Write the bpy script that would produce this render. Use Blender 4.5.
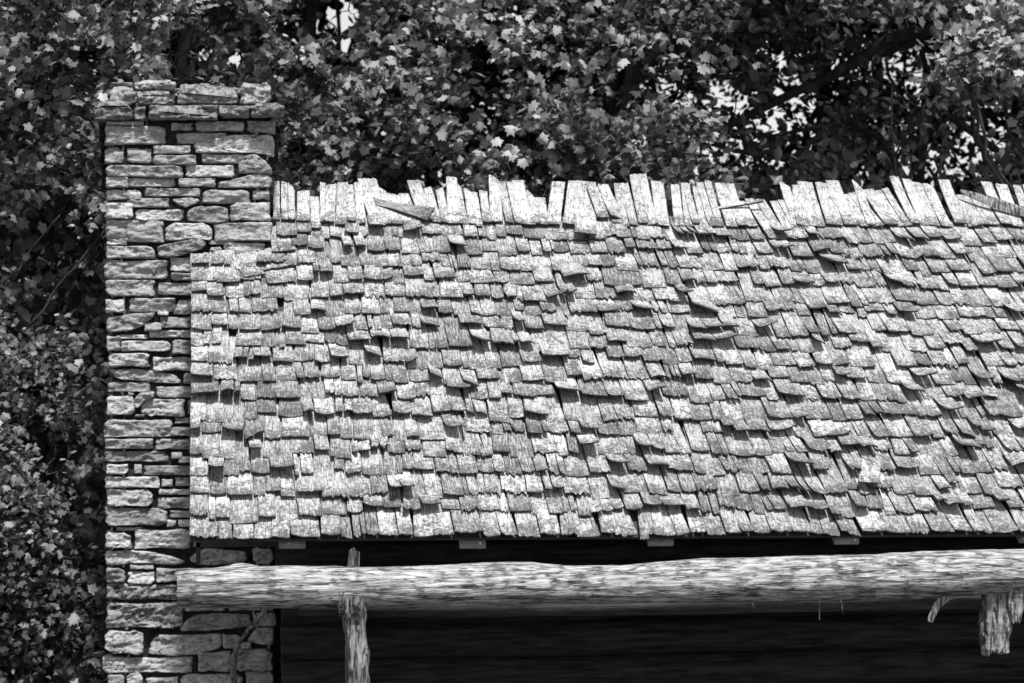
import bpy, math, random
import numpy as np
from mathutils import Vector, noise
R = math.radians
random.seed(7); rng = np.random.default_rng(7)
scene = bpy.context.scene
for o in list(bpy.data.objects): bpy.data.objects.remove(o)
COL = scene.collection

# ------------------------------------------------------------------ camera, sky, sun, exposure
F = 2200.0; TH = R(8.0); CZ = 3.3; CX, CY = 512.0, 341.5
cam = bpy.data.cameras.new('camera'); camo = bpy.data.objects.new('camera', cam); COL.objects.link(camo)
camo.location = (0, 0, CZ); camo.rotation_euler = (R(90), 0, -TH)
cam.sensor_width = 36; cam.lens = F/1024*36; cam.clip_start = 0.1; cam.clip_end = 3000
cam.dof.use_dof = True; cam.dof.focus_distance = 14.0; cam.dof.aperture_fstop = 3.2
scene.camera = camo
SUN_EL, SUN_AZ = 63.0, 8.0        # azimuth measured from straight behind the camera, negative = left
sd = Vector((math.sin(R(SUN_AZ))*math.cos(R(SUN_EL)), -math.cos(R(SUN_AZ))*math.cos(R(SUN_EL)), math.sin(R(SUN_EL))))
sl = bpy.data.lights.new('sun', 'SUN'); sl.energy = 3.6; sl.angle = R(5); sl.color = (1, 1, 1)
so = bpy.data.objects.new('sun', sl); COL.objects.link(so); so.rotation_euler = sd.to_track_quat('Z', 'Y').to_euler()
w = bpy.data.worlds.new('World'); scene.world = w; w.use_nodes = True
nt = w.node_tree; nt.nodes.clear()
sky = nt.nodes.new('ShaderNodeTexSky'); sky.sky_type = 'NISHITA'; sky.sun_disc = False
sky.sun_elevation = R(SUN_EL); sky.sun_rotation = math.atan2(sd.x, sd.y); sky.dust_density = 3.0; sky.air_density = 1.2
bw = nt.nodes.new('ShaderNodeRGBToBW'); bg = nt.nodes.new('ShaderNodeBackground'); bg.inputs[1].default_value = 0.072
ow = nt.nodes.new('ShaderNodeOutputWorld')
nt.links.new(sky.outputs[0], bw.inputs[0]); # bright milky band of haze low in the sky
tcw = nt.nodes.new('ShaderNodeTexCoord'); sx_ = nt.nodes.new('ShaderNodeSeparateXYZ'); mrw = nt.nodes.new('ShaderNodeMapRange')
mrw.inputs[1].default_value = 0.02; mrw.inputs[2].default_value = 0.45; mrw.inputs[3].default_value = 2.6; mrw.inputs[4].default_value = 1.0
mw = nt.nodes.new('ShaderNodeMath'); mw.operation = 'MULTIPLY'
nt.links.new(tcw.outputs['Generated'], sx_.inputs[0]); nt.links.new(sx_.outputs['Z'], mrw.inputs[0])
nt.links.new(bw.outputs[0], mw.inputs[0]); nt.links.new(mrw.outputs[0], mw.inputs[1]); nt.links.new(mw.outputs[0], bg.inputs[0]); nt.links.new(bg.outputs[0], ow.inputs[0])
scene.view_settings.view_transform = 'Standard'; scene.view_settings.look = 'None'
scene.view_settings.exposure = 0.55; scene.view_settings.gamma = 1

# ------------------------------------------------------------------ geometry of the place
fwd = Vector((math.sin(TH), math.cos(TH), 0)); rgt = Vector((math.cos(TH), -math.sin(TH), 0))
def ray(px, py): return fwd + rgt*((px-CX)/F) + Vector((0, 0, (CY-py)/F))
def atY(px, py, Y):
    d = ray(px, py); t = Y/d.y; return Vector((d.x*t, Y, CZ + d.z*t))
PITCH = R(37); TP = math.tan(PITCH); EY = 13.0; EZ = CZ-1.153; SAG = -0.006
def roof(X, s, h):     # roof coordinates -> world
    return (X, EY + s*math.cos(PITCH) - h*math.sin(PITCH), EZ + SAG*X + s*math.sin(PITCH) + h*math.cos(PITCH))
def roof_at(px, py):   # a point of the roof plane -> (X, s)
    d = ray(px, py)
    h = .05; t = (EZ - CZ - TP*EY + h/math.cos(PITCH))/(d.z - TP*d.y - SAG*d.x)
    return d.x*t, (d.y*t-EY+h*math.sin(PITCH))/math.cos(PITCH)

# ------------------------------------------------------------------ helpers
def fb(x, y, z, oct=4, H=0.55):
    return noise.fractal(Vector((x, y, z)), H, 2.1, oct)
def link(name, V, Fc, mat, parent=None, tone=None, uv=None, smooth=False, mats=None, midx=None):
    me = bpy.data.meshes.new(name)
    V = np.asarray(V, dtype=np.float32).reshape(-1, 3)
    if isinstance(Fc, np.ndarray):
        k = Fc.shape[1]; n = Fc.shape[0]
        me.vertices.add(len(V)); me.vertices.foreach_set('co', V.ravel())
        me.loops.add(n*k); me.loops.foreach_set('vertex_index', Fc.astype(np.int32).ravel())
        me.polygons.add(n); me.polygons.foreach_set('loop_start', np.arange(0, n*k, k, dtype=np.int32))
        me.update(calc_edges=True)
    else:
        me.from_pydata(V.tolist(), [], [tuple(int(i) for i in f) for f in Fc]); me.update()
    if tone is not None:
        a = me.attributes.new('tone', 'FLOAT', 'POINT'); a.data.foreach_set('value', np.asarray(tone, dtype=np.float32))
    if uv is not None:
        uvl = me.uv_layers.new(name='UVMap'); li = np.zeros(len(me.loops), dtype=np.int32)
        me.loops.foreach_get('vertex_index', li)
        uvl.data.foreach_set('uv', np.asarray(uv, dtype=np.float32)[li].ravel())
    if smooth: me.polygons.foreach_set('use_smooth', np.ones(len(me.polygons), dtype=bool))
    me.materials.append(mat)
    o = bpy.data.objects.new(name, me); COL.objects.link(o)
    if parent: o.parent = parent
    return o
class MB:
    def __init__(s): s.V = []; s.F = []; s.T = []; s.U = []
    def add(s, V, Fc, tone=0.5, U=None):
        b = len(s.V); s.V += [tuple(v) for v in V]; s.F += [tuple(b+i for i in f) for f in Fc]
        s.T += [tone]*len(V); s.U += (U if U is not None else [(v[0], v[2]) for v in V])
    def box(s, c0, c1, tone=0.5):
        (a, b, c), (d, e, f) = c0, c1
        V = [(a,b,c),(d,b,c),(d,e,c),(a,e,c),(a,b,f),(d,b,f),(d,e,f),(a,e,f)]
        s.add(V, [(0,3,2,1),(4,5,6,7),(0,1,5,4),(1,2,6,5),(2,3,7,6),(3,0,4,7)], tone)
    def tube(s, pts, rad, n=8, tone=0.5, rough=0.0, fr=6.0, cap=True, squash=1.0, seed=0.0):
        V = []; Fc = []; U = []; L = 0; m = len(pts)
        for i, p in enumerate(pts):
            p = Vector(p)
            d = (Vector(pts[min(i+1, m-1)]) - Vector(pts[max(i-1, 0)])).normalized()
            a = d.cross(Vector((0, 1, 0.13))).normalized(); b = d.cross(a).normalized()
            if i: L += (p-Vector(pts[i-1])).length
            for k in range(n):
                an = 2*math.pi*k/n; rr = rad[i]
                if rough: rr *= 1 + rough*fb(math.cos(an)*1.3+seed, math.sin(an)*1.3, L*fr)
                V.append(p + a*math.cos(an)*rr + b*math.sin(an)*rr*squash); U.append((k/n*rad[0]*6, L))
        for i in range(m-1):
            for k in range(n):
                Fc.append((i*n+k, i*n+(k+1)%n, (i+1)*n+(k+1)%n, (i+1)*n+k))
        if cap:
            Fc.append(tuple(reversed(range(n)))); Fc.append(tuple(range((m-1)*n, m*n)))
        s.add(V, Fc, tone, U)
    def build(s, name, mat, parent=None, smooth=False):
        return link(name, s.V, s.F, mat, parent, s.T, s.U, smooth)
def empty(name, loc, label, cat, group=None):
    o = bpy.data.objects.new(name, None); COL.objects.link(o); o.location = loc; o.empty_display_size = .3
    o['label'] = label; o['category'] = cat
    if group: o['group'] = group
    return o
def tag(o, label, cat, group=None):
    o['label'] = label; o['category'] = cat
    if group: o['group'] = group
def adopt(parent):          # children were modelled in world coordinates: keep them there
    from mathutils import Matrix
    inv = Matrix.Translation(parent.location).inverted()
    for c in parent.children: c.matrix_parent_inverse = inv

# ------------------------------------------------------------------ materials (all grey: the photograph is black and white)
def mat(name, lo, hi, sstretch=None, cracks=None, kind='noise', rough=0.9, scale=8.0, stretch=(1, 1, 1), bump=0.3, bdist=0.01, coords='Object',
        spots=0.0, spot_scale=30, spot_col=0.1, tonew=0.5, spec=0.2, contrast=(0.35, 0.65), transl=0.0, buttdark=0.0, srange=(.82, .95)):
    m = bpy.data.materials.new(name); m.use_nodes = True; t = m.node_tree; N = t.nodes; Lk = t.links
    p = N['Principled BSDF']; p.inputs['Roughness'].default_value = rough; p.inputs['Specular IOR Level'].default_value = spec
    tc = N.new('ShaderNodeTexCoord'); mp = N.new('ShaderNodeMapping'); mp.inputs['Scale'].default_value = stretch
    Lk.new(tc.outputs[coords], mp.inputs[0])
    n1 = N.new('ShaderNodeTexNoise'); n1.inputs['Scale'].default_value = scale; n1.inputs['Detail'].default_value = 6; n1.inputs['Roughness'].default_value = .65
    Lk.new(mp.outputs[0], n1.inputs['Vector'])
    mr = N.new('ShaderNodeMapRange'); mr.inputs[1].default_value = contrast[0]; mr.inputs[2].default_value = contrast[1]
    Lk.new(n1.outputs['Fac'], mr.inputs[0])
    at = N.new('ShaderNodeAttribute'); at.attribute_name = 'tone'
    mx = N.new('ShaderNodeMix'); mx.inputs[0].default_value = tonew
    Lk.new(mr.outputs[0], mx.inputs[2]); Lk.new(at.outputs['Fac'], mx.inputs[3])
    mc = N.new('ShaderNodeMapRange'); mc.inputs[3].default_value = lo; mc.inputs[4].default_value = hi
    Lk.new(mx.outputs[0], mc.inputs[0]); cur = mc.outputs[0]
    if spots > 0:
        n2 = N.new('ShaderNodeTexNoise'); n2.inputs['Scale'].default_value = spot_scale; n2.inputs['Detail'].default_value = 4; n2.inputs['Roughness'].default_value = .7
        Lk.new(tc.outputs['Object'], n2.inputs['Vector'])
        if sstretch:
            m2 = N.new('ShaderNodeMapping'); m2.inputs['Scale'].default_value = sstretch
            Lk.new(tc.outputs['Object'], m2.inputs[0]); Lk.new(m2.outputs[0], n2.inputs['Vector'])
        n3 = N.new('ShaderNodeTexNoise'); n3.inputs['Scale'].default_value = spot_scale*.22; n3.inputs['Detail'].default_value = 3
        Lk.new(tc.outputs['Object'], n3.inputs['Vector'])
        ad = N.new('ShaderNodeMath'); ad.operation = 'MULTIPLY_ADD'; ad.inputs[1].default_value = .6
        Lk.new(n3.outputs['Fac'], ad.inputs[0]); Lk.new(n2.outputs['Fac'], ad.inputs[2]); src = ad.outputs[0]
        if buttdark > 0:
            sp = N.new('ShaderNodeSeparateXYZ'); Lk.new(tc.outputs['UV'], sp.inputs[0])
            mb = N.new('ShaderNodeMapRange'); mb.inputs[1].default_value = 0.0; mb.inputs[2].default_value = 0.2
            mb.inputs[3].default_value = buttdark; mb.inputs[4].default_value = -buttdark
            Lk.new(sp.outputs['Y'], mb.inputs[0])
            a2 = N.new('ShaderNodeMath'); Lk.new(src, a2.inputs[0]); Lk.new(mb.outputs[0], a2.inputs[1]); src = a2.outputs[0]
        m3 = N.new('ShaderNodeMapRange'); m3.inputs[1].default_value = srange[0]; m3.inputs[2].default_value = srange[1]; m3.inputs[4].default_value = spots
        Lk.new(src, m3.inputs[0])
        mm = N.new('ShaderNodeMix'); Lk.new(m3.outputs[0], mm.inputs[0]); Lk.new(cur, mm.inputs[2]); mm.inputs[3].default_value = spot_col
        cur = mm.outputs[0]
    if cracks:
        m4 = N.new('ShaderNodeMapping'); m4.inputs['Scale'].default_value = cracks[0]; Lk.new(tc.outputs[coords], m4.inputs[0])
        n4 = N.new('ShaderNodeTexNoise'); n4.inputs['Scale'].default_value = 1; n4.inputs['Detail'].default_value = 3; Lk.new(m4.outputs[0], n4.inputs['Vector'])
        s4 = N.new('ShaderNodeMath'); s4.operation = 'SUBTRACT'; s4.inputs[1].default_value = .5; Lk.new(n4.outputs['Fac'], s4.inputs[0])
        a4 = N.new('ShaderNodeMath'); a4.operation = 'ABSOLUTE'; Lk.new(s4.outputs[0], a4.inputs[0])
        r4 = N.new('ShaderNodeMapRange'); r4.inputs[1].default_value = cracks[1]*.3; r4.inputs[2].default_value = cracks[1]; r4.inputs[3].default_value = cracks[2]; r4.inputs[4].default_value = 0
        Lk.new(a4.outputs[0], r4.inputs[0]); x4 = N.new('ShaderNodeMix'); Lk.new(r4.outputs[0], x4.inputs[0]); Lk.new(cur, x4.inputs[2]); x4.inputs[3].default_value = .02; cur = x4.outputs[0]
    Lk.new(cur, p.inputs['Base Color'])
    if bump > 0:
        b = N.new('ShaderNodeBump'); b.inputs['Strength'].default_value = bump; b.inputs['Distance'].default_value = bdist
        Lk.new(n1.outputs['Fac'], b.inputs['Height']); Lk.new(b.outputs[0], p.inputs['Normal'])
    if transl > 0:
        tr = N.new('ShaderNodeBsdfTranslucent'); Lk.new(cur, tr.inputs[0])
        ms = N.new('ShaderNodeMixShader'); ms.inputs[0].default_value = transl
        Lk.new(p.outputs[0], ms.inputs[1]); Lk.new(tr.outputs[0], ms.inputs[2]); Lk.new(ms.outputs[0], N['Material Output'].inputs[0])
    return m
M_shingle = mat('weathered_shingle', .04, .72, cracks=((50, 3.5, 1), .03, .5), scale=1, stretch=(130, 12, 1), coords='UV', bump=1.0, bdist=.009, spots=.85, spot_scale=44, spot_col=.085, tonew=.5, contrast=(.39, .58), buttdark=.09, srange=(.72, .91))
M_raft = mat('sawn_rafter', .08, .34, scale=30, bump=.3, tonew=.6)
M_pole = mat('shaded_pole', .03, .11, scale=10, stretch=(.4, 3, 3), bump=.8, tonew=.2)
M_end = mat('shingle_end_grain', .02, .09, scale=60, bump=.3, bdist=.004, tonew=.3)
M_stone = mat('field_stone', .19, .66, scale=18, stretch=(1, 1, 2.4), bump=1, bdist=.02, tonew=.7, spots=.42, spot_scale=34, spot_col=.06, cracks=((8, 8, 26), .014, .75), contrast=(.32, .66))
M_mossy = mat('lichened_stone', .06, .5, scale=26, bump=1, bdist=.02, tonew=.5, spots=.85, spot_scale=30, spot_col=.035, contrast=(.35, .62))
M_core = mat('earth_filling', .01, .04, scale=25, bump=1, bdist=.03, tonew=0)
M_log = mat('barked_log', cracks=((1.3, 22, 22), .03, .8), lo=.07, hi=.62, scale=14, stretch=(.45, 3.4, 3.4), bump=1, bdist=.016, spots=.8, spot_scale=42, spot_col=.06, sstretch=(.3, 1, 1), srange=(.80, .94), tonew=.1, contrast=(.33, .62))
M_wood = mat('ragged_wood', .04, .46, cracks=((26, 26, 3), .05, .85), scale=9, stretch=(6, 6, 1), bump=.9, bdist=.012, tonew=.3, contrast=(.35, .65))
M_dark = mat('shade_toned_logs', .002, .05, scale=6, stretch=(.5, 4, 5), bump=.6, bdist=.02, tonew=.2)  # near-black log colour carries the shade under the roof
M_deck = mat('roof_lath', .03, .09, scale=6, bump=.3, tonew=.3)
M_bark = mat('bark', .015, .07, scale=9, stretch=(4, 4, 1), bump=1, bdist=.03, tonew=.3)
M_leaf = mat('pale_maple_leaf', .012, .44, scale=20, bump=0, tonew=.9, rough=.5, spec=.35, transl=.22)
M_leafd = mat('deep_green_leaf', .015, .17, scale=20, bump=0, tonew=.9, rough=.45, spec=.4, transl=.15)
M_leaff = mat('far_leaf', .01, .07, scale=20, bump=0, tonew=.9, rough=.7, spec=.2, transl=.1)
M_ground = mat('forest_floor_litter', .02, .09, scale=4, bump=1, bdist=.05, tonew=0)

# ------------------------------------------------------------------ ground
V = []; n = 60
xs = [(-1+2*i/n) for i in range(n+1)]
for j in range(n+1):
    for i in range(n+1):
        X = math.copysign(abs(xs[i])**2.2, xs[i])*900; Y = 15+math.copysign(abs(xs[j])**2.2, xs[j])*900
        V.append((X, Y, .12*fb(X*.15, Y*.15, 0)))
Fc = [(j*(n+1)+i, j*(n+1)+i+1, (j+1)*(n+1)+i+1, (j+1)*(n+1)+i) for j in range(n) for i in range(n)]
g = link('ground', V, Fc, M_ground, smooth=True); g['kind'] = 'structure'

# ------------------------------------------------------------------ the cabin
cabin = empty('log_cabin', (2.8, 15.5, 0), 'weathered log cabin with split shingle roof, stone chimney and pole beam', 'cabin')

# --- chimney -------------------------------------------------------
CHY = 15.42                       # front plane of the chimney
def smooth_poly(P, it=1):
    for _ in range(it):
        Q = []
        for i in range(len(P)):
            a = P[i]; b = P[(i+1) % len(P)]
            Q.append((a[0]*.88+b[0]*.12, a[1]*.88+b[1]*.12)); Q.append((a[0]*.12+b[0]*.88, a[1]*.12+b[1]*.88))
        P = Q
    return P
def ray_poly(P, cx, cy, dx, dy):
    best = 1e9
    for i in range(len(P)):
        ax, ay = P[i][0]-cx, P[i][1]-cy; bx, by = P[(i+1) % len(P)][0]-cx, P[(i+1) % len(P)][1]-cy
        ex, ey = bx-ax, by-ay; den = dx*ey-dy*ex
        if abs(den) < 1e-12: continue
        t = (ax*ey-ay*ex)/den; s = (ax*dy-ay*dx)/den
        if t > 0 and -1e-6 <= s <= 1+1e-6: best = min(best, t)
    return best if best < 1e8 else 0
def stone(mb, P, place, seed, out=0.0, depth=.11, step=.0085, tone=None, rug=1.0):
    """P polygon in metres in the face plane; place(a, b, d) -> world, d = distance out of the wall."""
    P = smooth_poly(P, 1)
    x0 = min(p[0] for p in P); x1 = max(p[0] for p in P); y0 = min(p[1] for p in P); y1 = max(p[1] for p in P)
    cx, cy = (x0+x1)/2, (y0+y1)/2; W, H = x1-x0, y1-y0
    nx = max(6, min(56, int(W/step))); ny = max(6, min(26, int(H/step)))
    us = [math.sin((-1+2*i/nx)*math.pi/2)*.35 + (-1+2*i/nx)*.65 for i in range(nx+1)]
    vs = [math.sin((-1+2*j/ny)*math.pi/2)*.35 + (-1+2*j/ny)*.65 for j in range(ny+1)]
    tx, ty = random.uniform(-.09, .09), random.uniform(-.22, .12); base = out + random.uniform(-.022, .024)
    fr = random.uniform(.8, 1.3); rd = min(.017, H*.16); slope = random.uniform(-.5, .5)
    V = []
    for v in vs:
        for u in us:
            r = max(abs(u), abs(v))
            if r < 1e-6: a, b = cx, cy
            else:
                dx, dy = u/r*W/2, v/r*H/2; t = ray_poly(P, cx, cy, dx, dy)
                wob = 1 + .035*r*fb(seed+u*2.5*W/.2, v*2.5, seed*.3, 4)
                a, b = cx+dx*t*r*wob, cy+dy*t*r*wob
            e = min(1-r, 1.0)*min(W, H)/2             # distance in from the edge
            prof = 0 if e > rd else -(rd - math.sqrt(max(0, rd*rd-(rd-e)**2)))*1.0
            if r > .999: prof = -depth
            elif r > .93 and e < rd*.3: prof -= (.3-e/rd)*.05
            q = a+b*slope
            nn = fb(q*5*fr+seed, b*15*fr, seed*1.7, 6, .45)*.015 - abs(fb(q*7+seed, b*22, seed*2.1, 4))*.012
            rg = noise.ridged_multi_fractal(Vector((q*3.2+seed, b*13, seed)), .8, 2.2, 4, .9, 2.0)*.008
            chip = noise.cell(Vector((q*9+seed, b*22+fb(q*6, b*6, seed)*1.2, seed)))*.006
            d = base + prof + (nn+rg+chip-.008)*rug*(1 if r < .999 else 0) + tx*(a-cx) + ty*(b-cy)
            V.append(place(a, b, d))
    k = nx+1
    Fc = [(j*k+i, j*k+i+1, (j+1)*k+i+1, (j+1)*k+i) for j in range(ny) for i in range(nx)]
    mb.add(V, Fc, random.uniform(.1, .95) if tone is None else tone)
def face_xy(px, py):
    p = atY(px, py, CHY); return (p.x, p.z)
front = lambda a, b, d: (a, CHY-d, b)
def pix_poly(q):
    if len(q) == 4 and not isinstance(q[0], tuple):
        x0, y0, x1, y1 = q; g_ = -.08; x0 += g_; x1 -= g_; y0 += g_; y1 -= g_
        w_, h_ = x1-x0, y1-y0; m = min(w_, h_)*.36; rr = lambda k=1.0: random.uniform(0, m*k)
        P = [(x0, y0+rr()), (x0+rr()*1.2, y0), (x0+w_*.33, y0+rr(.25)), (x0+w_*.66, y0+rr(.25)), (x1-rr()*1.4, y0), (x1, y0+rr()),
             (x1-rr(.3), (y0+y1)/2), (x1, y1-rr()), (x1-rr()*1.2, y1), (x0+w_*.6, y1-rr(.3)), (x0+w_*.3, y1-rr(.25)), (x0+rr()*1.4, y1), (x0, y1-rr()), (x0+rr(.3), (y0+y1)/2)]
    else: P = list(q)
    return [face_xy(*p) for p in P]
# the stones one can read in the photograph, in picture coordinates carried onto the chimney's front plane
SH = [(104,125,166,145),(106,121,144,125.5),(170,121.5,194,131),(194.5,120,245,131.5),(246,119.5,276,133),
 [(175,133),(200,131.5),(227,131.5),(227,136),(194,144),(177,144)],
 [(192.5,146),(194,143),(228,134.5),(240,133.5),(274,133.5),(275,147),(274.5,162),(268,156),(262,153),(196,153)],
 (104,146,125,163.5),(126,147,152,163.5),(152,144.5,191.5,154),(152,154,196.5,165.5),(201,153,246,164),
 [(238,164),(244,155),(256,153),(266,161),(272.6,169),(272.6,174),(238,174)],
 (105,164.5,183.5,178),(185,164,235,178),(105,176,129,188),(125.5,177,177,187.5),(177.5,177,216.5,187.5),
 [(217,182),(237,178),(256,172.5),(268,174),(272.6,178),(270,188),(218,188)],
 (105,188.5,142,200),(144,187,201,197),(129,197,170,208),[(170.5,199),(185,197),(192,196.5),(201,200),(197,203),(186,208),(180,206)],
 (202,189,250.5,204),(252,189,270.5,200),(105,202,134,220),(134,208,184.5,221.5),[(186,212),(193,206),(215,205),(228,207),(229.5,222),(215,224),(187,221)],
 (228.5,201,271.5,221.5),(105,219,164.5,243),(164.5,222,213,241),(213,221.5,272.5,242),(106,241,127,245),
 [(156.5,246),(180,241),(201,237),(208,243),(203,249),(180,256),(166,258.5),(157.5,256)],
 (208,240,236,245),(105.5,245,155.5,259),(223,242,266,262),(208,246,224,262),(240,262,274,275),
 (103,259,169,279.5),(169,256,196,272),(170.5,272,196,281.5),(104.5,279,156,297),(157,281.5,196,296),
 (104.5,298.5,125,313.7),(128,297,176,312.5),[(172,315),(176,306),(178,299),(196,299),(196,315)],
 [(105.5,317),(134,313),(156,312),(154,317),(143,326),(131,331),(106,333)],(157,311,169,316),(143.5,321.5,162.5,332),(159.5,316,196,328.5),
 (118,334,148.5,339.5),(148,329,196,338.5),(106,335,121,352),(120,340,171,352),(171.5,339,196,355),(107,352.5,150,368),(152,356,194,372),
 [(108,369),(134,368),(160,371),(178,375),(182,382),(178,385),(148,382.5),(115,379)],(182.5,372,196,385),(107,381,151,393),(155,385.5,195,398.5),
 (105.5,394,135,416),(127,391.5,135,396),[(133,400),(139,392),(155,391),(154,398),(143,402),(138,409),(134,408)],(140,398,186,417.5),(187,399,196,415),(174,417,196,424.5),
 (103,418.5,173,438),(170.5,426.5,196,437),(134.5,414.5,145,417.5),(104.5,438,153.7,450),(154.5,438,196,450.5),(104,450.5,170,463),(170.5,451.5,183,460),(178,456,196,464),
 (105.5,463.5,128.5,475.5),(133,463.5,142.5,474.5),(143,465,196,476.5),(104.5,476,160.5,489),(161,478.5,173.5,488),(174,476.5,196,487.5),
 (105.5,488.5,153,507.5),(157.5,488.5,196,496),(156.5,496.5,196,510),(104.5,508,168.5,527),(169,510,196,519),(165.5,519,177,528),(177.5,519.5,196,528),
 (115.5,527,143,531.5),(104.5,531.5,132,550),(133,528.5,191.5,550),
 [(104.5,552),(130,550),(150,551),(170,556),(187.5,562),(180,566),(135,564),(105,567)],
 [(188,560),(196,553),(206,548),(225,550),(247,552),(248,560),(240,565),(200,566)],(252,548,274.5,566),(192,540,250,548),
 (105.5,567.5,126,583.5),(127,571,155.5,585.5),(129,564.5,154.5,570.5),(155.5,568,200,583),(200,567,240,583),(241,567,275,584),(186,584,232,602),(233,585,275,602),
 (184,603,226,612),(228,602,275,612),
 [(179,631),(184,622),(196,615),(215,613),(252,615),(252,627),(238,629),(205,632)],(253,613,277,627),
 (103.5,630,144,656),[(146.5,655),(152,640),(158,634),(190,635),(223,633.5),(222,648),(200,655),(175,657)],(222,634,242,650),
 [(246,642),(254,631),(262,626),(274.5,628),(274.5,645.5),(258,645)],(240,642.5,252,649.5),
 (101.5,657,193.5,674),(197.5,651,232,673),(232,648.5,274.5,672),(107,674,125,690),(125,672,143,692),(145,677,179,692),(179,674,244,693),(245,671.5,274.5,692)]
MOSS = [(105.5,583,130,601),(121,584,182,601),(105.5,602,184,629)]
mb = MB()
for i, q in enumerate(SH): stone(mb, pix_poly(q), front, 10+i*3.7)
def rows(x0, x1, y0, y1, hmin=13, hmax=22, wmin=20, wmax=60):   # the rest of the masonry, same sizes
    out = []; y = y0
    while y < y1-4:
        h = min(random.uniform(hmin, hmax), y1-y); x = x0
        while x < x1-5:
            w_ = random.uniform(wmin, wmax)
            if x+w_ > x1-15: w_ = x1-x
            out.append((x, y, x+w_, y+h)); x += w_
        y += h
    return out
for i, q in enumerate(rows(198, 275, 276, 539)): stone(mb, pix_poly(q), front, 900+i*2.3, step=.03)
for i, q in enumerate(rows(104, 275, 693, 815)): stone(mb, pix_poly(q), front, 1300+i*2.3, step=.03)
XL = face_xy(105, 300)[0]; XR = face_xy(274, 300)[0]; ZT = face_xy(0, 122)[1]; DEP = .85
# masonry of the two flanks
sc = (XR-XL)/169.0
for side in (-1, 1):
    for i, q in enumerate(rows(0, DEP/sc, 122, 815)):
        x0, y0, x1, y1 = q
        x0 += 5; x1 += 5
        P = [(CHY+x0*sc+.01, face_xy(0, y1)[1]+.006), (CHY+x1*sc-.01, face_xy(0, y1)[1]+.006), (CHY+x1*sc-.01, face_xy(0, y0)[1]-.006), (CHY+x0*sc+.01, face_xy(0, y0)[1]-.006)]
        pl = (lambda a, b, d: (XL-d+.055, a, b)) if side < 0 else (lambda a, b, d: (XR+d-.055, a, b))
        stone(mb, P, pl, 2000+side*300+i*1.9, step=.035, depth=.09)
chim = mb.build('chimney', M_stone, cabin, True); chim['label'] = 'tall dry laid fieldstone chimney at the left gable end'
mb = MB()
for i, q in enumerate(MOSS): stone(mb, pix_poly(q), front, 77+i*5, rug=1.7, tone=.5)
mb.build('mossy_stones', M_mossy, chim, True)
mb = MB(); mb.box((XL+.05, CHY+.05, 0), (XR-.05, CHY+DEP-.04, face_xy(0, 103)[1]))
mb.build('core', M_core, chim)
# cap ledge and crown
def blockstone(mb, q, y0, y1, seed, rug=1.0, tone=None):       # a stone with real depth, front and top shown
    P = pix_poly(q); zt = max(p[1] for p in P); xa = min(p[0] for p in P); xb = max(p[0] for p in P); zb = min(p[1] for p in P)
    tn = random.uniform(.2, .9) if tone is None else tone
    stone(mb, P, lambda a, b, d: (a, y0-d, b), seed, rug=rug, tone=tn, depth=.1)
    Q = [(xa+.01, y0+.0), (xb-.01, y0+.0), (xb-.02, y1), (xa+.02, y1)]
    stone(mb, Q, lambda a, b, d: (a, b, zt-.03+d), seed+1, rug=rug*.3, tone=tn, step=.03, depth=(zt-zb)*.4)
mb = MB()
LEDGE = [(93.5,106.5,133,121),(133.5,106,146,121.5),(148,105,218,120.5),(218,105.5,251,118.5),(250,106,285,118)]
for i, q in enumerate(LEDGE): blockstone(mb, q, CHY-.095+.03*(i % 2), CHY+DEP*.9, 55+i*6, 1.6, .1)
for side, pxs in ((-1, (94, 110)), (1, (270, 284))):       # ledge stones returning along the flanks
    a = face_xy(pxs[0], 113)[0]; b = face_xy(pxs[1], 113)[0]
    for k in range(3):
        q = (pxs[0], 106+k*.5, pxs[1], 119-k*.4)
        blockstone(mb, q, CHY+.2+k*.25, CHY+.45+k*.25, 90+k*7+side)
led = mb.build('ledge', M_mossy, chim, True)
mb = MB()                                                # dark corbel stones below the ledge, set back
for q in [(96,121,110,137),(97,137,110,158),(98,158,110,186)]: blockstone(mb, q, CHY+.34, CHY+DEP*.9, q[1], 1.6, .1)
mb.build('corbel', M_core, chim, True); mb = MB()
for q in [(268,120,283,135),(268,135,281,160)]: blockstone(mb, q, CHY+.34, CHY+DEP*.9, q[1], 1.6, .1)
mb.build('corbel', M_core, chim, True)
mb = MB()
for i, q in enumerate([(109,81,132.6,87),(133.4,80.5,176,90),(108,87.5,136.5,105),(136,90,170,105),(163,91,175,105),
        [(176,101),(179,88),(186,83),(205,82),(222,86),(236,89),(239,97),(237,104),(200,103.5),(178,104)],(239.5,81,271.7,105)]):
    blockstone(mb, q, CHY+.0+(.03 if i in (0, 4) else 0), CHY+.42+.05*(i % 3), 300+i*6, 1.4, [.1, .75, .6, .5, .4, .55, .85][i])
for i, q in enumerate([(200,79.5,244,88),(150,80,200,92),(110,83,150,95),(244,84,268,96)]): blockstone(mb, q, CHY+.42, CHY+DEP*.85, 350+i*6, 1.2, .15)
mb.build('crown_stones', M_mossy, chim, True)

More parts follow.
